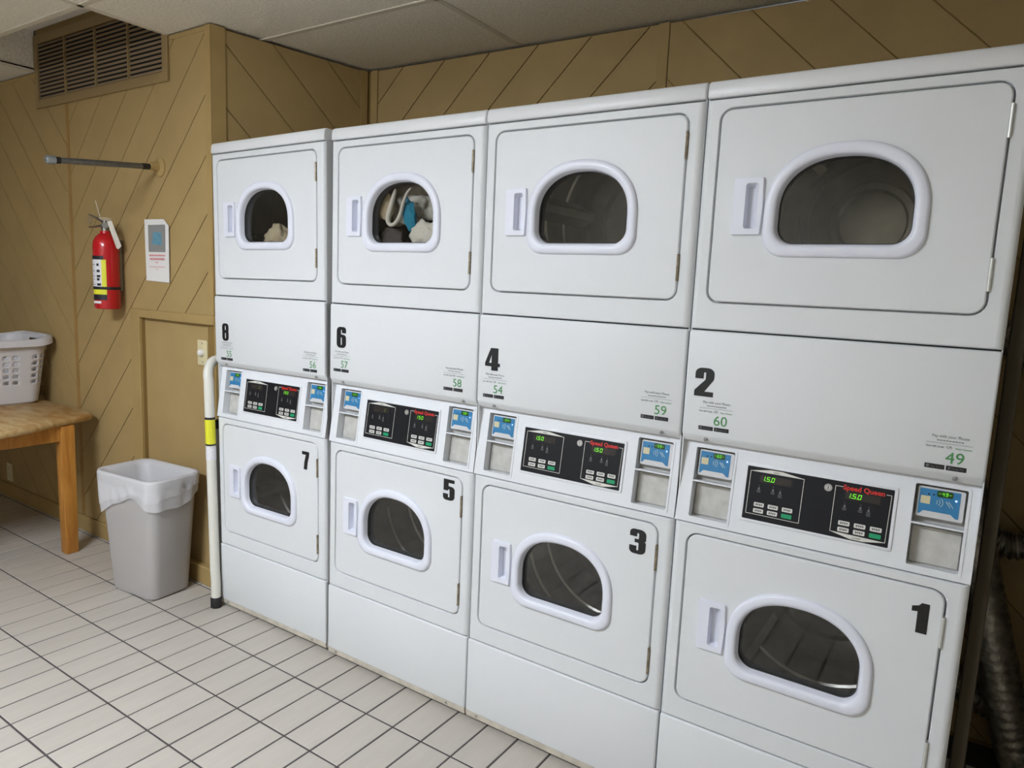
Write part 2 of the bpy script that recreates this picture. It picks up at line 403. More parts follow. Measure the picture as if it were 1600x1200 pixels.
# ================================================================== dryers
W = .686; DW = .682
X0D, X1D = .0405, .6395                                              # door
SD = Vector((0, .032, .220)); SL = SD.length; SD.normalize(); SN = Vector((1, 0, 0)).cross(SD)    # console plane
def CON(a, s, d): return tuple(Vector((a, 0, .868))+SD*s-SN*d)       # d > 0 goes into the machine
def arch(x0, x1, z0, z1, r, n=40):
    cx = (x0+x1)/2; a = (x1-x0)/2; zm = z0+(z1-z0)*.40; out = []
    bot = rpoly([(x0, zm), (x0, z0, r), (x1, z0, r), (x1, zm)], 8)
    bot = [p for p in bot][1:-1]
    top = []
    for k in range(n+1):
        t = PI*k/n; c, s = math.cos(t), math.sin(t); e = 2/2.25
        top.append((cx+a*math.copysign(abs(c)**e, c), zm+(z1-zm)*abs(s)**e))
    return bot+top
DIG = {
 '1': ([(.18, 0), (.48, 0), (.48, 1), (.27, 1), (.2, .9, .06), (.02, .85), (.02, .68), (.18, .7)],),
 '2': ([(0, 0), (.55, 0), (.55, .17), (.29, .17), (.55, .62, .2), (.55, 1, .22), (0, 1, .22), (0, .62), (.24, .62), (.24, .85, .035), (.31, .85, .035), (.31, .6, .1), (0, .2, .1)],),
 '3': ([(0, .32), (0, 0, .2), (.55, 0, .2), (.55, .5, .08), (.5, .53), (.55, .57, .08), (.55, 1, .2), (0, 1, .2), (0, .7), (.24, .7), (.24, .85, .034), (.31, .85, .034), (.31, .6, .04), (.17, .6), (.17, .46), (.31, .46, .04), (.31, .14, .034), (.24, .14, .034), (.24, .32)],),
 '4': ([(.24, 0), (.5, 0), (.5, .18), (.58, .18), (.58, .33), (.5, .33), (.5, 1), (.2, 1), (-.02, .33), (-.02, .18), (.24, .18)], [(.24, .33), (.14, .33), (.24, .72)]),
 '5': ([(0, .3), (0, 0, .2), (.55, 0, .2), (.55, .66, .16), (.25, .68, .04), (.25, .84), (.53, .84), (.53, 1), (.02, 1), (.02, .46), (.24, .46), (.24, .53, .03), (.31, .53, .03), (.31, .14, .034), (.24, .14, .034), (.24, .3)],),
 '6': ([(0, 0, .2), (.55, 0, .2), (.55, .62, .15), (.25, .64, .05), (.25, .86, .035), (.31, .86, .035), (.31, .71), (.55, .71), (.55, 1, .2), (0, 1, .2)], [(.24, .14, .03), (.31, .14, .03), (.31, .5, .03), (.24, .5, .03)]),
 '7': ([(.12, 0), (.37, 0), (.42, .4), (.54, .8), (.54, 1), (0, 1), (0, .82), (.29, .82), (.17, .4)],),
 '8': ([(0, 0, .2), (.55, 0, .2), (.55, .5, .1), (.51, .53), (.55, .56, .1), (.55, 1, .2), (0, 1, .2), (0, .56, .1), (.04, .53), (0, .5, .1)], [(.23, .14, .035), (.32, .14, .035), (.32, .45, .035), (.23, .45, .035)], [(.23, .61, .035), (.32, .61, .035), (.32, .86, .035), (.23, .86, .035)]),
}
def big_digit(ch, fn, x, z, h, w, parent):
    c = [[(x+a/.56*w, z+b*h) for a, b in rpoly(p)] for p in DIG[ch]]
    return MB().prism(c[0], fn, -.0003, -.0011, 'decal_black', c[1:]).build('number_decal', parent, smooth=0)
SEG = {'0': 'abcdef', '1': 'bc', '2': 'abged', '3': 'abgcd', '4': 'fgbc', '5': 'afgcd', '6': 'afgedc', '7': 'abc', '8': 'abcdefg', '9': 'abfgcd', '-': 'g'}
def seven(mb, txt, fn, a, s, w, h, adv, d, mt):
    t = h*.125; sh = .14
    R_ = {'a': (0, w, h-t, h), 'g': (0, w, h/2-t/2, h/2+t/2), 'd': (0, w, 0, t), 'f': (0, t, h/2, h), 'b': (w-t, w, h/2, h), 'e': (0, t, 0, h/2), 'c': (w-t, w, 0, h/2)}
    for ch in txt:
        if ch == '.':
            mb.flat([(a-adv*.16+p, s+q) for p, q in rect(0, t, 0, t)], fn, d, mt); continue
        for g in SEG.get(ch, ''):
            x0, x1, z0, z1 = R_[g]; i = t*.18
            mb.flat([(a+p+q*sh, s+q) for p, q in rect(x0+i, x1-i, z0+i, z1-i)], fn, d, mt)
        a += adv

def door(t, zb, zt, hz, num=None, clean=False, at_=None):
    """zb..zt door edges; hz hinge spans; window and handle placed relative to zb"""
    gz0 = zb+.145 if num else zb+.146
    gx0, gx1, g0, g1 = .1955, .4855, gz0, gz0+.201
    cx = .34; hole = arch(gx0-.004, gx1+.004, g0-.004, g1+.004, .040)
    mb = MB(); out = rrect(X0D, X1D, zb, zt, .028)
    out2 = rrect(X0D+.003, X1D-.003, zb+.003, zt-.003, .025)
    hz0 = gz0+.0225; mb.flat(out2, XZ, 0, 'enamel', [hole, rrect(.114, .153, hz0+.010, hz0+.128, .006)])
    mb.loft([[XZ(a, b, 0) for a, b in out2], [XZ(a, b, .001) for a, b in rrect(X0D+.0008, X1D-.0008, zb+.0008, zt-.0008, .0272)], [XZ(a, b, .003) for a, b in out], [XZ(a, b, .024) for a, b in out]], 'enamel')
    mb.flat(out, XZ, .024, 'bulkhead', [arch(gx0-.004, gx1+.004, g0-.004, g1+.004, .040)])
    dr = mb.build('door', t, smooth=50)
    # moulded window ring: lofted lip around the glass
    def ro(e, zlow=0): return arch(gx0-e, gx1+e, g0-e-zlow, g1+e, .040+e*.8)
    prof = [(.0315, .0005), (.031, -.004), (.0285, -.0085), (.024, -.0110), (.012, -.0115), (.006, -.0095), (.0025, -.005), (.001, .004), (-.0008, .0165)]
    MB().loft([[XZ(a, b, y) for a, b in ro(e)] for e, y in prof], 'ring_plastic').build('window_ring', dr, smooth=60)
    MB().loft([[XZ(a, b, y) for a, b in ro(e)] for e, y in ((.000, .0135), (-.0022, .0135), (-.0026, .0215), (-.0012, .0215), (-.0008, .045))], 'gasket').build('gasket', dr, smooth=40)
    MB().prism(ro(-.002), XZ, .017, .021, 'door_glass').build('window_glass', dr, smooth=0)
    # recessed pull
    h0 = gz0+.0225; h1 = h0+.136; hx0, hx1 = .089, .158
    px0, px1, p0, p1 = .118, .149, h0+.014, h1-.012
    hm = MB(); o_ = rpoly([(hx0, h0, .004), (hx1, h0, .004), (hx1+.003, (h0+h1)/2, .15), (hx1, h1, .004), (hx0, h1, .004)]); i_ = rrect(px0, px1, p0, p1, .007)
    hm.flat(o_, XZ, -.0085, 'ring_plastic', [i_])
    hm.loft([[XZ(a, b, -.0085) for a, b in o_], [XZ(a, b, .0005) for a, b in [((a-.1235)*1.04+.1235, (b-(h0+h1)/2)*1.025+(h0+h1)/2) for a, b in o_]]], 'ring_plastic')
    j_ = rrect(px0+.001, px1-.013, p0+.004, p1-.008, .005)
    hm.loft([[XZ(a, b, -.0085) for a, b in i_], [XZ(a, b, .016) for a, b in j_]], 'ring_plastic'); hm.flat(j_, XZ, .016, 'ring_plastic')
    hm.build('handle', dr, smooth=40)
    for z0, z1 in hz:
        k = MB(); mt = 'hinge_clean' if clean else 'hinge_steel'
        k.box(X1D-.0015, X1D+.0045, -.0035, .012, z0, z1, mt); k.tube([(X1D+.0015, -.0035, z0), (X1D+.0015, -.0035, z1)], .0034, mt, 8)
        k.build('hinge', dr, smooth=40)
    if num: big_digit(num, XZ, *at_, .072, .042 if num in '17' else .050, dr)
    return dr
def drum(t, zc):
    cx, n = .34, 48; loops = []
    for y, r in ((.032, .222), (.036, .235), (.05, .238), (.051, .250), (.075, .250), (.080, .262), (.12, .262), (.125, .255), (.135, .255), (.14, .264), (.24, .264), (.245, .257), (.255, .257), (.26, .264), (.36, .264), (.365, .257), (.375, .257), (.38, .264), (.50, .262), (.52, .25), (.52, .205), (.500, .198), (.500, .180), (.52, .173), (.52, .120), (.500, .113), (.500, .095), (.52, .088), (.52, .03)):
        loops.append([(cx+r*math.cos(2*PI*k/n), y, zc+r*math.sin(2*PI*k/n)) for k in range(n)])
    mb = MB().loft(loops, 'drum_metal', cap1=True)
    ph = random.uniform(0, 2)
    for k in range(3):                                               # lifters
        a = ph+k*2*PI/3; e = Vector((math.cos(a), 0, math.sin(a))); f = Vector((-math.sin(a), 0, math.cos(a))); c = Vector((cx, 0, zc)); lp = []
        for y, hgt in ((.07, .25), (.10, .195), (.46, .195), (.50, .25)):
            lp.append([c+e*r+f*w+Vector((0, y, 0)) for r, w in ((.262, -.04), (hgt, -.012), (hgt, .012), (.262, .04))])
        mb.loft(lp, 'drum_metal', closed=False)
    mb.build('drum', t, smooth=50, recalc=False)
    bk = MB(); ring = [(cx+.222*math.cos(2*PI*k/n), zc+.222*math.sin(2*PI*k/n)) for k in range(n)]
    bk.flat(rect(.012, DW-.012, zc-.262, zc+.255), XZ, .0325, 'bulkhead', [ring]); bk.build('bulkhead', t, smooth=0)
def front_panel(t, z0, z1, d0, d1):
    g = .0042; mb = MB(); c = .016
    hole = lambda e, y: [XZ(a, b, y) for a, b in rrect(X0D-g-e, X1D+g+e, d0-g-e, d1+g+e, .028+g+e, 6)]
    a_, b_ = rrect(c, DW-c, z0+c*.25, z1-c*.25, .003, 6), rrect(X0D-g-.0015, X1D+g+.0015, d0-g-.0015, d1+g+.0015, .0337, 6)
    # quarter-round edges, then the flat face around the door opening
    mb.loft([[XZ(a, b, c*(1-math.sin(R(q)))) for a, b in rrect(c*(1-math.cos(R(q))), DW-c*(1-math.cos(R(q))), z0+.25*c*(1-math.cos(R(q))), z1-.25*c*(1-math.cos(R(q))), .003, 6)] for q in range(0, 91, 15)], 'enamel')
    mb.flat(a_, XZ, 0, 'enamel', [b_])
    mb.loft([[XZ(a, b, 0) for a, b in b_], hole(0, .002), hole(0, .020), hole(-.012, .0205), hole(-.012, .030)], 'enamel')
    mb.build('front_panel', t, smooth=45)

def sticker(t, num, x, z, parent):
    mb = MB(); f = XZ; d = -.0008
    mb.text('Pay with your Phone', f, x+.043, z+.0715, .0092, d, 'sticker_grey', 'CENTER', sx=.92)
    for k in range(9): mb.flat(rect(x+.018+k*.0058, x+.0225+k*.0058, z+.064, z+.0662), f, d, 'sticker_grey')
    mb.flat(rect(x-.002, x+.087, z+.0585, z+.0592), f, d, 'sticker_grey')
    mb.text('Scan QR Code', f, x-.002, z+.0485, .0058, d, 'decal_black'); mb.text('OR', f, x+.0425, z+.0485, .0085, d, 'sticker_grey', 'CENTER', sx=.9); mb.text('Enter Number', f, x+.086, z+.0485, .0058, d, 'sticker_green', 'RIGHT', sx=.9)
    mb.text(num, f, x+.0375, z+.0160, .0365, d, 'sticker_green', sx=1.02)
    for a in (x, x+.0415):
        mb.flat(rrect(a, a+.0385, z, z+.0105, .001, 2), f, d+.0002, 'decal_black')
    mb.text('App Store', f, x+.011, z+.0032, .0062, d-.0002, 'print_dim', sx=.9); mb.text('Google Play', f, x+.052, z+.0032, .0060, d-.0002, 'print_dim', sx=.8)
    mb.flat(rrect(x+.003, x+.009, z+.002, z+.0085, .002, 3), f, d-.0002, 'print_dim'); mb.flat([(x+.0455, z+.002), (x+.051, z+.0052), (x+.0455, z+.0085)], f, d-.0002, 'print_dim')
    mb.build('payment_sticker', parent, smooth=0)

def card_reader(t, x0, s0, num, lit=True):
    """reader in its slot: x0, s0 = lower-left corner of the slot"""
    w, h = .1025, .0875
    mb = MB(); dpt = .012
    mb.prism(rrect(x0+.006, x0+w-.004, s0+.0115, s0+h-.006, .005), CON, dpt, .05, 'reader_plastic')
    rd = mb.build('card_reader', t, bevel=.0015, segs=1)
    f = CON; bx0, bx1, bs0, bs1 = x0+.0095, x0+.0895, s0+.018, s0+h-.0105; d = dpt-.0006
    fm = MB(); fm.flat(rpoly([(bx0, bs0), (bx0+.004, bs0), (bx0+.010, bs0+.008, .004), (bx1-.016, bs0+.008, .004), (bx1-.006, bs0), (bx1, bs0), (bx1, bs1), (bx0, bs1)]), f, d, 'reader_blue')
    fm.flat(rrect(bx0+.003, bx0+.022, bs0+.024, bs0+.042, .001, 2), f, d-.0003, 'reader_chip')
    for k in range(3):
        r = .006+k*.0035; c = (bx0+.031+.002*k, bs0+.031); arc = [R(-50+100*i/8) for i in range(9)]
        fm.flat([(c[0]+r*math.cos(q), c[1]+r*math.sin(q)) for q in arc]+[(c[0]+(r-.0014)*math.cos(q), c[1]+(r-.0014)*math.sin(q)) for q in arc[::-1]], f, d-.0003, 'reader_mark')
    for k in range(2): fm.flat([(bx0+.052+k*.005, bs0+.035), (bx0+.062+k*.006, bs0+.022), (bx0+.063+k*.006, bs0+.023), (bx0+.054+k*.005, bs0+.036)], f, d-.0003, 'reader_mark')
    for k in range(2): fm.flat(rrect(bx0+.016+k*.010, bx0+.020+k*.010, bs1-.014, bs1-.0105, .0018, 2), f, d-.0003, 'panel_black')
    fm.build('reader_face', rd, smooth=0)
    fm = MB(); fm.flat(rrect(bx0+.034, bx0+.0655, bs1-.0155, bs1-.001, .004), f, d-.0004, 'display_lit')
    seven(fm, '-'+num+'-', f, bx0+.0365, bs1-.0118, .0045, .0078, .0070, d-.0007, 'led_green')
    fm.flat(rrect(bx1-.010, bx1-.0055, bs1-.021, bs1-.0165, .002, 3), f, d-.0005, 'led_blue')
    fm.build('reader_display', rd, smooth=0)

def control_panel(t, left_txt, right_txt):
    f = CON
    cp = MB().prism(rrect(.1765, .514, .043, .1795, .002, 2), f, -.0006, .004, 'panel_black').build('control_panel', t, smooth=0)
    d = -.0010
    bz = MB().prism(rrect(.1685, .521, .0365, .1872, .006), f, -.0028, .003, 'console_plastic', [rrect(.1765, .514, .043, .1795, .002, 2)]).build('bezel', t, bevel=.0012, segs=2)
    pr = MB(); lw = .0013
    def line(pts, mt='print_white', w=lw):
        for p, q in zip(pts, pts[1:]):
            p, q = Vector(p), Vector(q); n = (q-p).normalized().orthogonal()*w/2; e = (q-p).normalized()*w/2
            pr.flat([tuple(p-e+n), tuple(p-e-n), tuple(q+e-n), tuple(q+e+n)], f, d, mt)
    line([(.1847, .168), (.1840, .0578), (.314, .0575), (.3147, .168), (.1847, .168)])
    pr.flat([(.1847, .1682), (.3147, .1682), (.262, .1765), (.2337, .1765)], f, d-.0001, 'print_white')
    pr.text('UPPER', f, .248, .1692, .0052, d-.0004, 'panel_black', 'CENTER')
    line([(.403, .1672), (.3873, .1672), (.3868, .056), (.5065, .0535), (.5088, .1655), (.498, .1655)])
    pr.flat([(.3868, .0558), (.5065, .0532), (.46, .0452), (.432, .0456)], f, d-.0001, 'print_white')
    pr.text('LOWER', f, .446, .0482, .0052, d-.0004, 'panel_black', 'CENTER')
    for ax, as_ in ((.0, .0), (.2025, -.0035)):                      # indicator symbols with captions
        for k, (ix, iz) in enumerate(((.2096, .121), (.2443, .1226), (.2621, .1205))):
            x, z = ix+ax, iz+as_
            pr.flat(rrect(x-.001, x+.001, z+.0105, z+.0125, .0009, 2), f, d, 'print_dim')
            pr.flat([(x-.003, z+.001), (x+.003, z+.001), (x+.0012, z+.0075), (x-.0012, z+.0075)], f, d, 'print_dim')
            for q in range(2 if k != 2 else 3): pr.flat(rect(x-.0045, x+.0045, z-.0022-.0036*q, z-.0006-.0036*q), f, d, 'print_dim')
    tag(pr.build('printed_legend', cp, smooth=0), kind='stuff')
    lg = MB(); lg.text('Speed Queen', f, .4495, .1612, .0165, d-.0003, 'logo_red', 'CENTER', sx=1.0, off=.028); lg.build('logo_lettering', cp, smooth=0)
    for ax, as_, txt in ((.0, .0, left_txt), (.2008, -.0035, right_txt)):
        ds = MB(); ds.prism(rrect(.2095+ax, .2865+ax, .1425+as_, .1615+as_, .0015, 2), f, -.0008, .001, 'display_glass')
        if txt.startswith('~'): seven(ds, txt[1:], f, .262+ax, .1462+as_, .0075, .0115, .0115, -.0012, 'led_dim')
        else: seven(ds, txt, f, .2135+ax, .1462+as_, .0075, .0115, .0118, -.0012, 'led_green')
        ds.build('display', cp, smooth=0)
        for r in range(2):
            for c in range(3):
                x, s = .2146+ax+c*.0346, .0835+as_-r*.0157; g = r == 1 and c == 2
                b = MB(); b.prism(rrect(x-.0125, x+.0125, s-.0052, s+.0054, .0018, 3), f, -.0016, .0004, 'button_green' if g else 'button_cap')
                mt = 'panel_black' if g else 'button_mark'
                for q in range(4):
                    if not g: b.flat(rect(x-.0085+q*.0044+.0005, x-.0085+q*.0044+.0036, s-.0022+(q % 2)*.0006, s+.0026), f, -.0018, mt)
                b.build('start_button' if g else 'button', cp, smooth=0)
    lk = MB()
    ring = lambda r: [(.3715+r*math.cos(2*PI*k/20), .159+r*math.sin(2*PI*k/20)) for k in range(20)]
    lk.prism(ring(.0092), f, -.004, .001, 'screw_steel'); lk.prism(ring(.0045), f, -.0046, -.0039, 'print_white'); lk.prism(rect(.3705, .3725, .1555, .1625), f, -.0052, -.0045, 'panel_black')
    lk.build('key_lock', cp, smooth=40)

DECAL = {8: ((.052, 1.200, .073, .044), (.040, 1.118), (.560, 1.117), (.552, .728)), 6: ((.038, 1.227, .077, .049), (.022, 1.138), (.549, 1.129), (.561, .756)),
         4: ((.031, 1.213, .071, .053), (.026, 1.126), (.566, 1.133), (.559, .742)), 2: ((.026, 1.214, .075, .051), (.045, 1.1255), (.566, 1.117), (.576, .730))}
DRY = {8: ('7', '55', '56', '~6', '150'), 6: ('5', '57', '58', '~2', '150'), 4: ('3', '54', '59', '1.50', '1.50'), 2: ('1', '60', '49', '1.5.0', '1.5.0')}
LAB = {8: 'white stacked laundry dryer numbered 8 and 7 next to the white ladder', 6: 'white stacked laundry dryer numbered 6 and 5 with clothes behind the upper window',
       4: 'white stacked laundry dryer numbered 4 and 3 between dryers 6 and 2', 2: 'white stacked laundry dryer numbered 2 and 1 beside the foil ducts'}
def stacked_dryer(i, up):
    low, n1, n2, td, bd = DRY[up]
    t = thing('stacked_dryer', LAB[up], 'dryer', (i*W+.002, 0, 0), 0, 'stacked dryers in the row')
    clean = up == 2
    cb = MB()                                                        # cabinet shell behind the fronts
    cb.box(.0, .003, .012, .70, .014, 1.968, 'cabinet_side'); cb.box(DW-.003, DW, .012, .70, .014, 1.968, 'cabinet_side')
    cb.box(.003, DW-.003, .69, .70, .014, 1.968, 'cabinet_side'); cb.box(.003, DW-.003, .05, .69, 1.12, 1.125, 'cabinet_side')
    cb.box(.003, DW-.003, .05, .69, .015, .02, 'inner_dark'); cb.box(.003, DW-.003, .035, .69, 1.9635, 1.9665, 'inner_dark')
    for z in (.8665, 1.3875, .2955): cb.box(.003, DW-.003, .014, .03, z-.006, z+.006, 'inner_dark')
    cb.build('cabinet', t, smooth=0)
    for x in (.05, DW-.05):
        for y in (.06, .64): MB().tube([(x, y, 0), (x, y, .016)], .02, 'black_rubber', 12).build('foot', t, smooth=40)
    c = MB(); c.prism([(.0, 1.968), (-.001, 1.985), (.0025, 2.0035), (.012, 2.0115), (.71, 2.0115), (.71, 1.968)], lambda a, b, d: (d, a, b), 0, DW, 'cap_enamel'); c.build('top_cap', t, bevel=.005, segs=3, bevel_angle=40)
    front_panel(t, 1.3895, 1.9645, 1.4625, 1.9365)
    front_panel(t, .2975, .8655, .3615, .8375)
    door(t, 1.4625, 1.9365, [(1.824, 1.892), (1.511, 1.581)], None, clean)
    door(t, .3615, .8375, [(.709, .782), (.400, .476)], low, clean, DECAL[up][3])
    drum(t, 1.706); drum(t, .604)
    # access panel with its turned-under lower lip
    ap = MB().prism([(0, 1.3862), (0, 1.1135), (.004, 1.105), (.018, 1.0895), (.05, 1.0895), (.05, 1.3862)], lambda a, b, d: (d, a, b), 0, DW, 'enamel').build('access_panel', t, bevel=.006, segs=3, bevel_angle=50)
    for x in (.065, .627):
        s = MB(); s.tube([(x, .004, 1.097), (x, .0135, 1.107)], [.0052, .006], 'screw_steel', 12); s.build('screw', ap)
    dn, s1, s2, ln = DECAL[up]; big_digit(str(up), XZ, *dn, ap)
    sticker(t, n1, *s1, ap); sticker(t, n2, *s2, ap)
    # console
    cs = MB(); f = CON; pl = rect(.0, DW, .001, SL-.002)
    slots = [(.0365, .1395), (.5535, .6565)]; hl = [rrect(a, b, .0175, .2055, .004, 3) for a, b in slots]
    cs.flat(pl, f, 0, 'console_plastic', hl)
    cs.add([f(0, .001, 0), f(0, SL-.002, 0), (0, .06, .868+.215), (0, .06, .869)], [(0, 1, 2, 3)], 'console_plastic'); cs.add([f(DW, .001, 0), f(DW, SL-.002, 0), (DW, .06, .868+.215), (DW, .06, .869)], [(0, 1, 2, 3)], 'console_plastic')
    cs.add([f(0, .001, 0), f(DW, .001, 0), (DW, .06, .869), (0, .06, .869)], [(0, 1, 2, 3)], 'console_plastic')
    for (a, b), h in zip(slots, hl):
        cs.loft([[f(p, q, 0) for p, q in h], [f(p, q, .034) for p, q in h]], 'console_plastic')
        cs.prism(rect(a, b, .1125, .1165), f, -.001, .034, 'console_plastic')
        cs.prism(rrect(a-.006, b+.006, .0095, .2115, .006), f, -.0015, .0002, 'console_plastic', [h])
    cn = cs.build('console', t, smooth=30)
    for a, b in slots:
        tr = MB(); tr.flat(rect(a, b, .0175, .205), f, .0335, 'tray_metal'); tr.prism(rect(a+.003, b-.002, .022, .106), f, .028, .0335, 'tray_metal'); tr.build('tray_back', t, bevel=.001, segs=1)
    card_reader(t, .0365, .119, n1); card_reader(t, .5535, .119, n2)
    control_panel(t, td, bd)
    bp = MB().prism([(.0, .0345), (.0, .2945), (.03, .2945), (.03, .0345)], lambda a, b, d: (d, a, b), 0, DW, 'enamel').build('base_panel', t, bevel=.006, segs=3)
    bs = MB().prism([(.004, .0145), (.001, .036), (.03, .036), (.03, .0145)], lambda a, b, d: (d, a, b), .002, DW-.002, 'base_strip').build('base_strip', t, smooth=0)
    for x in (.045, .60): MB().tube([(x, -.001, .026), (x, .006, .026)], .0045, 'screw_steel', 10).build('screw', bs)
    return t
units = {up: stacked_dryer(i, up) for i, up in enumerate((8, 6, 4, 2))}
units[8].location = (-.0075, .003, -.002); units[8].rotation_euler = (R(.25), R(-.55), 0)      # stands a little out of plumb

# ---- laundry tumbling behind the windows
def cloth(name, label, mt, c, size, seed, fold=.35, group=None):
    rnd = random.Random(seed); bm = bmesh.new(); bmesh.ops.create_icosphere(bm, subdivisions=4, radius=1)
    ph = [(Vector((rnd.uniform(-1, 1), rnd.uniform(-1, 1), rnd.uniform(-1, 1))).normalized()*rnd.uniform(2, 7), rnd.uniform(0, 6)) for _ in range(9)]
    for v in bm.verts:
        n = v.co.normalized(); k = 1.0
        for i, (d, p) in enumerate(ph): k += fold/(1+i*.35)*.5*(1-abs(math.sin(d.dot(n)+p))*2)*.5
        v.co = Vector((n.x*size[0], n.y*size[1], n.z*size[2]))*k
    me = D.meshes.new(name); bm.to_mesh(me); bm.free(); me.materials.append(MATS[mt]); me.polygons.foreach_set('use_smooth', [True]*len(me.polygons))
    o = D.objects.new(name, me); COL.objects.link(o); o.location = c; return tag(o, label, 'laundry', group)
x6 = W+.002
cloth('towel', 'beige towel lying low in the upper drum of dryer 8', 'cloth_beige', (.285, .085, 1.632), (.078, .035, .058), 3)
cloth('bed_sheet', 'cream sheet filling the back of the upper drum of dryer 6', 'cloth_white', (x6+.275, .130, 1.752), (.118, .038, .080), 11, .45)
cloth('towel', 'cream towel at the handle side of the upper drum of dryer 6', 'cloth_beige', (x6+.205, .064, 1.745), (.050, .013, .055), 15)
cloth('shirt', 'blue cloth in the middle of the upper drum of dryer 6', 'cloth_blue', (x6+.325, .062, 1.705), (.030, .013, .062), 8).rotation_euler = (0, R(-18), 0)
cloth('pillowcase', 'white crumpled cloth low in the upper drum of dryer 6', 'cloth_white', (x6+.400, .060, 1.640), (.068, .020, .050), 21)
cloth('trousers', 'dark grey cloth low behind the upper window of dryer 6', 'cloth_grey', (x6+.215, .085, 1.622), (.075, .025, .045), 4)
sg = MB(); P = [(.278, 1.80), (.262, 1.76), (.246, 1.715), (.244, 1.685), (.258, 1.668), (.280, 1.675), (.298, 1.705), (.312, 1.745), (.330, 1.778), (.352, 1.796)]
sg.tube([(x6+x, .042+.004*math.sin(i*1.3), z) for i, (x, z) in enumerate(P)], [.006, .009, .011, .011, .010, .009, .008, .007, .006, .004], 'cloth_white', 10, flatx=.9)
o = sg.build('sleeve', smooth=80); sm = o.modifiers.new('soft', 'SUBSURF'); sm.levels = 1; sm.render_levels = 2
tag(o, 'white twisted strip of cloth against the upper window of dryer 6', 'laundry')

# ================================================================== wall fittings
# ---- return-air vent
vx0, vx1, vz0, vz1 = -1.735, -.462, 2.326, 2.702; ix0, ix1, iz0, iz1 = -1.699, -.503, 2.369, 2.658
t = thing('air_vent', 'tan painted return air vent with horizontal slats high on the wall', 'vent', (0, YA, 0))
MB().prism(rect(vx0, vx1, vz0, vz1), XZ, -.013, -.0005, 'vent_paint', [rect(ix0, ix1, iz0, iz1)]).build('frame', t, bevel=.002, segs=1)
MB().box(ix0, ix1, -.0015, -.0006, iz0, iz1, 'vent_cavity_shade').build('cavity_shade', t, smooth=0)  # black sheet stands in for the shade of the cavity behind the slats
MUL = [-1.401, -1.093, -.789]
for x in MUL: MB().box(x-.0045, x+.0045, -.0125, -.002, iz0, iz1, 'vent_paint').build('mullion', t, smooth=0)
edges = [ix0]+MUL+[ix1]; pitch = (iz1-iz0)/14
proto = {}
for a, b in zip(edges, edges[1:]):
    for k in range(14):
        z = iz0+pitch*(k+.5); key = (a, b)
        if key not in proto:
            h = (b-a)/2-.006
            proto[key] = MB().add([(-h, -.0105, -.0078), (h, -.0105, -.0078), (h, -.0035, .0060), (-h, -.0035, .0060), (-h, -.0095, -.0086), (h, -.0095, -.0086), (h, -.0022, .0052), (-h, -.0022, .0052)],
                [(0, 1, 2, 3), (7, 6, 5, 4), (0, 4, 5, 1), (2, 6, 7, 3), (0, 3, 7, 4), (1, 5, 6, 2)], 'vent_slat').build('slat', t, smooth=0); o = proto[key]
        else: o = proto[key].copy(); COL.objects.link(o); o.parent = t
        o.location = ((a+b)/2, 0, z)

# ---- hanging rod stub
t = thing('hanging_rod', 'galvanised pipe rod sticking out of the wall above the extinguisher', 'rod', (-.559, YA, 1.955))
def rp(y): return (0, -y, -.045*y/.48)
MB().tube([rp(.05), rp(.455)], .0125, 'galvanised', 14).build('pipe', t)
MB().tube([rp(.04), rp(.085)], .0135, 'pipe_thread', 14).build('thread', t); MB().tube([rp(.43), rp(.45)], .0138, 'pipe_thread', 14).build('thread', t)
MB().tube([rp(.447), rp(.45), rp(.478), rp(.485)], [.0125, .018, .018, .013], 'pipe_fitting', 14).build('end_cap', t)
fm = MB(); fm.loft([[(r*math.cos(2*PI*k/24), -y, r*math.sin(2*PI*k/24)) for k in range(24)] for r, y in ((.045, 0), (.045, .005), (.038, .009), (.022, .012), (.018, .03), (.018, .05), (.012, .05))], 'tan_trim', cap0=True, cap1=True); fm.build('wall_flange', t)

# ---- fire extinguisher
EX, EY = -.916, YA-.078
t = thing('fire_extinguisher', 'red fire extinguisher with yellow and white label hung on the tan wall', 'extinguisher', (EX, EY, 1.280))
def lathe(prof, mt, n=32, a0=0, a1=2*PI, cap=False):
    full = a1-a0 >= 2*PI-1e-6; m = n if full else n+1
    return [[(r*math.cos(a0+(a1-a0)*k/n), r*math.sin(a0+(a1-a0)*k/n), z) for k in range(m)] for r, z in prof], full
mb = MB(); lp, _ = lathe([(.048, 0), (.055, .003), (.0585, .01), (.0585, .30), (.056, .325), (.046, .348), (.033, .362), (.024, .368), (.022, .38)], '')
mb.loft(lp, 'extinguisher_red', cap0=True, cap1=True); body = mb.build('cylinder', t)
va = math.atan2(CAMP[1]-EY, CAMP[0]-EX)                              # bearing of the printed label seam
def band(name, r, z0, z1, a0, a1, mt, parent=body):
    lp, full = lathe([(r, z0), (r, z1)], '', 16, a0, a1); o = MB().loft(lp, mt, closed=full).build(name, parent); return o
LA0, LA1 = va-R(118), va-R(2)
band('label_white', .0591, .108, .24, LA0, va-R(22), 'label_white'); band('label_yellow', .0591, .072, .24, va-R(22), LA1, 'label_yellow'); band('label_yellow', .0591, .072, .108, LA0, va-R(22), 'label_yellow')
band('label_heading', .0591, .24, .258, LA0, va-R(12), 'label_black'); band('label_footer', .0591, .045, .072, LA0, LA1, 'label_black')
band('inspection_label', .0592, .028, .04, LA0, va-R(28), 'label_white')
pk = MB()
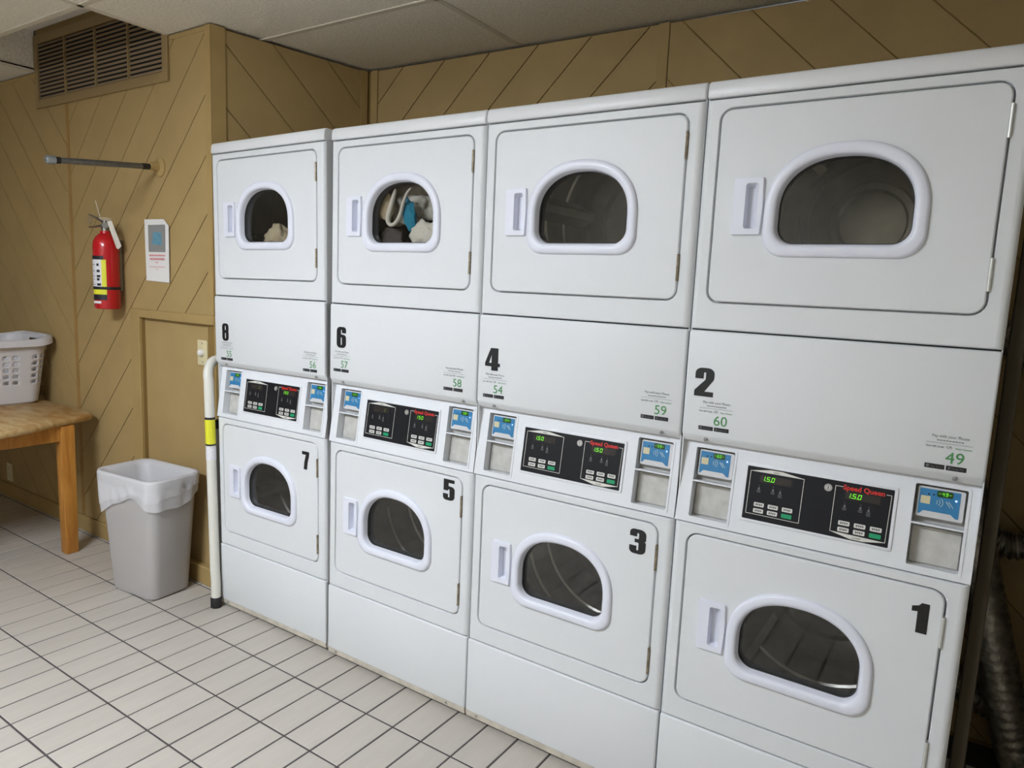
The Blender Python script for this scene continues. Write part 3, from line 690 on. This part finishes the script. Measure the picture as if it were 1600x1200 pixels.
for z, w in ((.215, 12), (.185, 16), (.16, 18), (.145, 14), (.12, 20)):
    lp, _ = lathe([(.0594, z-.006), (.0594, z+.006)], '', 4, va-R(46), va-R(46-w)); pk.loft(lp, 'label_black', closed=False)
    lp, _ = lathe([(.0594, z-.001), (.0594, z+.001)], '', 4, va-R(85), va-R(55)); pk.loft(lp, 'label_black', closed=False)
tag(pk.build('pictograms', body), kind='stuff')
lp, _ = lathe([(.0593, .096), (.0604, .098), (.0604, .108), (.0593, .110)], ''); MB().loft(lp, 'black_rubber').build('strap', t)
MB().box(-.012, .012, .050, .0745, .09, .34, 'valve_metal').build('wall_bracket', t, bevel=.002, segs=1)
mb = MB(); lp, _ = lathe([(.018, .378), (.018, .40), (.022, .402), (.022, .412), (.014, .415), (.014, .43)], ''); mb.loft(lp, 'valve_metal', cap1=True); mb.build('valve', t)
la = va-R(62); ld = Vector((math.cos(la), math.sin(la), 0))
for z0, z1, nm in ((.425, .452, 'squeeze_lever'), (.405, .392, 'carry_handle')):
    p = Vector((0, 0, z0)); mb = MB(); mb.tube([p-ld*.018, p+ld*.015, p+ld*.05+Vector((0, 0, (z1-z0)*.7)), p+ld*.078+Vector((0, 0, z1-z0))], [.008, .010, .009, .006], 'valve_metal', 8, flatx=.5); mb.build(nm, t)
gd = Vector((math.cos(va), math.sin(va), 0)); MB().tube([gd*.016+Vector((0, 0, .405)), gd*.032+Vector((0, 0, .405))], .014, 'valve_metal', 16).build('gauge', t)
mb = MB(); mb.tube([ld*.07+Vector((0, 0, .425))+Vector((.016*math.cos(q), 0, .016*math.sin(q))) for q in [2*PI*k/14 for k in range(15)]], .0016, 'valve_metal', 6); mb.build('pull_ring', t)
MB().tube([(.0, -.02, .44), (-.025, -.018, .475), (-.055, -.014, .525)], .0016, 'card_paper', 6).build('seal_tail', t)
mb = MB(); mb.tube([Vector((.0, 0, .437))+Vector((.026*math.cos(q), .026*math.sin(q), .004*math.cos(q))) for q in [2*PI*k/16 for k in range(17)]], .002, 'card_paper', 6); mb.build('seal_loop', t)
mb = MB(); rt_ = Vector((-gd.y, gd.x, 0)); c = Vector((0, 0, .0))+gd*.05+rt_*.022
mb.add([c+rt_*a+gd*g+Vector((0, 0, z)) for a, z, g in ((-.014, .425, -.018), (.006, .43, -.018), (.044, .31, .0), (.030, .293, .004), (.022, .30, .006))]+[c+rt_*a+gd*(g+.001)+Vector((0, 0, z)) for a, z, g in ((-.014, .425, -.018), (.006, .43, -.018), (.044, .31, .0), (.030, .293, .004), (.022, .30, .006))],
       [(0, 1, 2, 3, 4), (9, 8, 7, 6, 5)]+[(i, (i+1) % 5, 5+(i+1) % 5, 5+i) for i in range(5)], 'card_paper'); mb.build('inspection_tag', t, smooth=0)

# ---- notice sheet
t = thing('paper_notice', 'white paper notice with grey photo and pink lines taped to the wall', 'notice', (-.70, YA, 1.425))
pol = [(.006, .005), (.21, 0), (.214, .262), (.172, .293), (.0, .295)]
def bend(a, z, d): return (a, -.002-.025*a+d, z)
MB().prism(pol, bend, -.0008, 0, 'paper').build('sheet', t, smooth=0)
mb = MB(); mb.flat(rect(.036, .184, .142, .268), bend, -.0028, 'photo_grey'); mb.build('photo', t, smooth=0)
mb = MB(); mb.flat([(.07, .178), (.154, .172), (.152, .232), (.082, .236)], bend, -.0034, 'photo_blue'); mb.build('photo_card', t, smooth=0)
mb = MB()
for z, x0, x1, h in ((.122, .04, .18, .007), (.104, .045, .175, .009), (.090, .095, .122, .005), (.070, .042, .178, .003), (.059, .10, .12, .003)):
    x = x0
    while x < x1: w = random.uniform(.006, .014); mb.flat(rect(x, min(x+w, x1), z, z+h), bend, -.0028, 'ink_pink'); x += w+.003
tag(mb.build('printed_lines', t, smooth=0), kind='stuff')

# ---- light switch and outlet
t = thing('light_switch', 'ivory wall plate with round white timer knob', 'switch', (-.277, .108, 1.113))
MB().prism(rrect(-.037, .037, -.058, .058, .004), XZ, -.006, 0, 'ivory').build('wall_plate', t, bevel=.002, segs=2)
mb = MB(); mb.loft([[(r*math.cos(2*PI*k/20), -y, r*math.sin(2*PI*k/20)) for k in range(20)] for r, y in ((.017, .006), (.017, .014), (.013, .024), (.010, .026))], 'knob_white', cap0=True, cap1=True); mb.build('knob', t)
for z in (-.043, .043): MB().tube([(0, -.0055, z), (0, -.0075, z)], .0035, 'screw_steel', 8).build('screw', t)
t = thing('wall_outlet', 'pale wall outlet plate in the shade under the table', 'outlet', (-2.345, YA, .168))
MB().prism(rrect(-.036, .036, -.058, .058, .004), XZ, -.008, -.001, 'ivory').build('wall_plate', t, bevel=.002, segs=2)
for z in (-.022, .022): MB().prism(rrect(-.014, .014, z-.013, z+.013, .006), XZ, -.010, -.007, 'ivory').build('socket', t, smooth=0)

# ================================================================== free-standing things
# ---- trash can with liner
t = thing('trash_can', 'grey rectangular plastic trash can standing against the tan wall', 'trash can', (-.418, -.088, 0), R(5))
def rr3(hx, hy, z, r): return [(a, b, z) for a, b in rrect(-hx, hx, -hy, hy, r, 6)]
BH = .565
def binsec(k, e=0): return (.152+.045*k+e, .104+.022*k+e)
mb = MB(); lp = [rr3(.140, .092, .0, .035), rr3(.150, .102, .006, .042)]+[rr3(*binsec(k), .006+k*(BH-.006), .045) for k in (.02, .5, .93)]
lp += [rr3(*binsec(.94, .006), .006+.935*(BH-.006), .05), rr3(*binsec(1, .007), BH, .05), rr3(*binsec(1, -.002), BH, .045), rr3(*binsec(.5, -.004), BH*.5, .04), rr3(*binsec(0, -.006), .012, .04)]
mb.loft(lp, 'bin_plastic', cap0=True, cap1=True); mb.build('bin', t, smooth=45)
tag(t, 'grey rectangular plastic trash can standing against the tan wall', 'trash can')
ln = MB(); rnd = random.Random(5); N = 96
def at(hx, hy, r, n=N):
    pts = rrect(-hx, hx, -hy, hy, r, 10); P = [Vector(p) for p in pts]; L = [0]
    for i in range(len(P)): L.append(L[-1]+(P[(i+1) % len(P)]-P[i]).length)
    out = []; j = 0
    for k in range(n):
        s = L[-1]*k/n
        while L[j+1] < s: j += 1
        q = P[j].lerp(P[(j+1) % len(P)], (s-L[j])/max(1e-9, L[j+1]-L[j])); out.append(q)
    return out
def ring_(hx, hy, z, r, amp=0, zf=None, fr=17):
    out = []
    for k, q in enumerate(at(hx, hy, r)):
        w = amp*(math.sin(k*fr*2*PI/N+z*31)+.6*math.sin(k*(fr+6)*2*PI/N+z*57)); l = q.length
        q = q*(1+w/l); out.append((q.x, q.y, zf(k) if zf else z))
    return out
def hem(k):
    u = k/N*2*PI; return BH-.100-.034*math.sin(u*1+1.7)-.020*math.sin(u*3+.6)-.008*math.sin(u*7)
def hem2(k): return hem(k)+.028+.016*math.sin(k/N*2*PI*2+.5)
b1 = binsec(1)
lpn = [ring_(b1[0]*.50, b1[1]*.50, BH-.33, .03, .006), ring_(b1[0]*.70, b1[1]*.66, BH-.22, .035, .006), ring_(b1[0]*.86, b1[1]*.80, BH-.10, .04, .004), ring_(b1[0]-.016, b1[1]-.016, BH-.025, .045, .001),
       ring_(b1[0]-.003, b1[1]-.003, BH+.003, .046, 0), ring_(b1[0]+.008, b1[1]+.008, BH+.004, .050, 0), ring_(b1[0]+.012, b1[1]+.012, BH-.008, .053, .0006), ring_(b1[0]+.0105, b1[1]+.0105, BH-.05, .053, .0015),
       ring_(b1[0]+.010, b1[1]+.011, 0, .053, .0022, hem2), ring_(b1[0]+.0085, b1[1]+.009, 0, .053, .002, hem)]
skirt = [ring_(b1[0]+.0085, b1[1]+.0085, BH-.045, .053, .001), ring_(b1[0]+.006, b1[1]+.0075, 0, .052, .002, lambda k: hem(k)-.002), ring_(b1[0]+.002, b1[1]+.005, 0, .050, .0025, lambda k: hem(k)-.036-.022*math.sin(k/N*2*PI*2+2.2))]
ln.loft(skirt, 'bag_film')
ln.loft(lpn, 'bag_film', cap0=True)
o = ln.build('bin_liner', smooth=80); o.location = t.location; o.rotation_euler = t.rotation_euler
tag(o, 'thin white translucent plastic bag lining the grey trash can', 'bag')

# ---- wooden table
TZ = .715
t = thing('wooden_table', 'worn wooden table with a curved end and square legs along the wall', 'table', (-2.0, -.45, 0))
half = [(-1.0, .505), (.70, .505), (.80, .500), (.835, .481), (.872, .40), (.925, .24), (.962, .172), (1.01, .03)]
sh = [(x, y) for x, y in half]; sh = [(x, y-.0) for x, y in sh]+[(1.022, -.05), (.985, -.30), (.90, -.46), (.80, -.505), (-1.0, -.505)]
def inset(p, e): c = (0, 0); return [(a-math.copysign(e, a), b-math.copysign(min(e, abs(b)), b)) for a, b in p]
mb = MB(); mb.loft([[(a, b, z) for a, b in inset(sh, e)] for e, z in ((.010, TZ-.036), (.002, TZ-.030), (0, TZ-.018), (.003, TZ-.006), (.011, TZ))], 'wood_top', cap0=True, cap1=True); mb.build('tabletop', t, smooth=50)
lx, ly = .862, .332
for sx in (-1, 1):
    for sy in (-1, 1):
        mb = MB(); mb.loft([[(sx*lx+a*w, sy*ly+b*w, z) for a, b in ((-1, -1), (1, -1), (1, 1), (-1, 1))] for w, z in ((.029, 0), (.030, .003), (.033, TZ-.037))], 'wood_leg', cap0=True, cap1=True)
        mb.build('leg', t, bevel=.004, segs=2)
for sy in (-1, 1): MB().box(-lx+.032, lx-.032, sy*ly-.011, sy*ly+.011, TZ-.115, TZ-.037, 'wood_leg').build('apron', t, bevel=.002, segs=1)
for sx in (-1, 1): MB().box(sx*lx-.011+sx*.015, sx*lx+.011+sx*.015, -ly+.032, ly-.032, TZ-.115, TZ-.037, 'wood_leg').build('apron', t, bevel=.002, segs=1)

# ---- laundry basket
t = thing('laundry_basket', 'white plastic laundry basket with slotted sides standing on the wooden table', 'basket', (-1.822, -.272, TZ))
NB, NZ, BHT = 160, 40, .358
def bloop(hx, hy, r): return at(hx, hy, r, NB)
mb = MB(); V = []; F = []
def rimz(q): return .0+.030*max(0, (abs(q.y)/.33)**4-.15)
lo, hi = bloop(.165, .27, .06), bloop(.215, .315, .09)
for j in range(NZ+1):
    k = j/NZ
    for i in range(NB):
        p = lo[i].lerp(hi[i], k**.9); z = .012+k*(BHT-.012+rimz(p)); V.append((p.x, p.y, z))
for j in range(NZ):
    ph = (j-8) % 4
    for i in range(NB):
        slot = 10 <= j <= 30 and ph in (0, 1) and (i % 4) in (0, 1) and (i//4) % 4 != 3
        hnd = 33 <= j <= 36 and abs(lo[i].x) < .062 and abs(lo[i].y) > .2
        if slot or hnd: continue
        n = (i+1) % NB; F.append((j*NB+i, j*NB+n, (j+1)*NB+n, (j+1)*NB+i))
F.append(tuple(range(NB))[::-1])
mb.add(V, F, 'basket_plastic'); o = mb.build('tub', t, smooth=40, recalc=False)
sm = o.modifiers.new('wall', 'SOLIDIFY'); sm.thickness = .003; sm.offset = 0
mb = MB(); lps = []
for e, dz in ((-.004, -.006), (.004, .004), (.022, .004), (.032, -.006), (.034, -.034), (.030, -.034), (.026, -.008), (.006, -.004)):
    lps.append([((q.x*(1+e/q.length)), q.y*(1+e/q.length), BHT+rimz(q)+dz) for q in hi])
mb.loft(lps, 'basket_plastic'); mb.build('rim', t, smooth=50)
MB().loft([[(a, b, 0) for a, b in [(q.x*.93, q.y*.95) for q in lo]], [(q.x, q.y, .013) for q in lo]], 'basket_plastic', cap0=True).build('foot_rim', t)

# ---- folded step ladder between wall and dryer 8
t = thing('step_ladder', 'white tubular folded step ladder leaning beside the dryer numbered 8', 'ladder', (-.004, -.024, 0))
yb, RT = .335, .0205
arcp = [(-.034-.026*math.sin(q), .06*(1-math.cos(q)), 1.02+.085*math.sin(q)) for q in [PI/2*k/7 for k in range(1, 8)]]
arcb = [(-.06, yb-.06*(1-math.cos(q)), 1.02+.085*math.sin(q)) for q in [PI/2*k/7 for k in range(7, 0, -1)]]
path = [(-.004, 0, .02), (-.004, 0, .12), (-.009, 0, .17)]+[(-.009-.025*k/5, 0, .17+.85*k/5) for k in range(1, 6)]+arcp+arcb+[(-.06, yb, 1.02-k*.2) for k in range(0, 5)]+[(-.06, yb, .02)]
MB().tube(path, RT, 'ladder_white', 14, cap=True).build('front_frame', t, smooth=60)
for x, y in ((-.004, 0), (-.06, yb)): MB().tube([(x, y, 0), (x, y, .004), (x, y, .045), (x, y, .05)], [.021, .0235, .0235, .020], 'black_rubber', 14).build('foot_cap', t)
for y in (.05, yb-.05):
    MB().box(-.066, -.044, y-.012, y+.012, .01, .80, 'ladder_grey').build('rear_leg', t, bevel=.004, segs=2); MB().box(-.068, -.042, y-.015, y+.015, .80, .84, 'black_rubber').build('leg_tip', t, bevel=.006, segs=2)
for z in (.30, .56, .82): MB().box(-.064, -.046, .085, yb-.07, z-.10, z+.10, 'ladder_grey').build('step', t, bevel=.003, segs=1)
def lb(z0, z1, mt, nm, e=.0212):
    lp = []
    for z in (z0, z1):
        k = (z-.17)/.85; cx, cy = -.009-.025*k, 0; lp.append([(cx+e*math.cos(q), cy+e*math.sin(q), z) for q in [R(-150+240*i/14) for i in range(15)]])
    MB().loft(lp, mt, closed=False).build(nm, t)
lb(.745, .852, 'label_yellow', 'warning_label'); lb(.852, .862, 'label_black', 'label_edge'); lb(.738, .745, 'label_black', 'label_edge'); lb(.675, .733, 'label_white', 'information_label')

# ---- foil ducts behind the last dryer
def duct(label, pts, r, amp=.004, pitch=.016):
    P = [Vector(p) for p in pts]; out = []
    for i in range(len(P)-1):                                        # Catmull-Rom
        p0, p1, p2, p3 = P[max(i-1, 0)], P[i], P[i+1], P[min(i+2, len(P)-1)]; n = max(4, int((p2-p1).length/(pitch/4)))
        for k in range(n):
            u = k/n; out.append(.5*((2*p1)+(p2-p0)*u+(2*p0-5*p1+4*p2-p3)*u*u+(-p0+3*p1-3*p2+p3)*u**3))
    out.append(P[-1]); s = 0; rr = []
    for i, p in enumerate(out):
        if i: s += (p-out[i-1]).length
        rr.append(r+amp*math.cos(2*PI*s/pitch))
    o = MB().tube(out, rr, 'duct_foil', 18, cap=False).build('flexible_duct', smooth=70)
    tag(o, label, 'duct', 'foil ducts behind the dryers')
duct('smooth foil duct sloping down to the floor beside the dryer numbered 1', [(2.69, .775, 1.02), (2.765, .772, .72), (2.845, .77, .42), (2.935, .77, .12), (2.960, .77, .064)], .058, .0012, .030)
duct('crinkled foil duct bend behind the dryer, level with its control panel', [(2.56, .876, .84), (2.72, .878, .80), (2.84, .880, .73), (2.985, .884, .77)], .042, .005)
duct('crinkled foil duct low behind the dryer numbered 1', [(2.55, .876, .20), (2.70, .878, .26), (2.82, .880, .20), (2.96, .884, .16)], .046, .005)
duct('crinkled foil duct high beside the dryer numbered 2', [(2.70, .82, 1.42), (2.85, .82, 1.33), (2.97, .82, 1.20), (2.985, .84, 1.02), (2.97, .84, .88)], .048, .005)
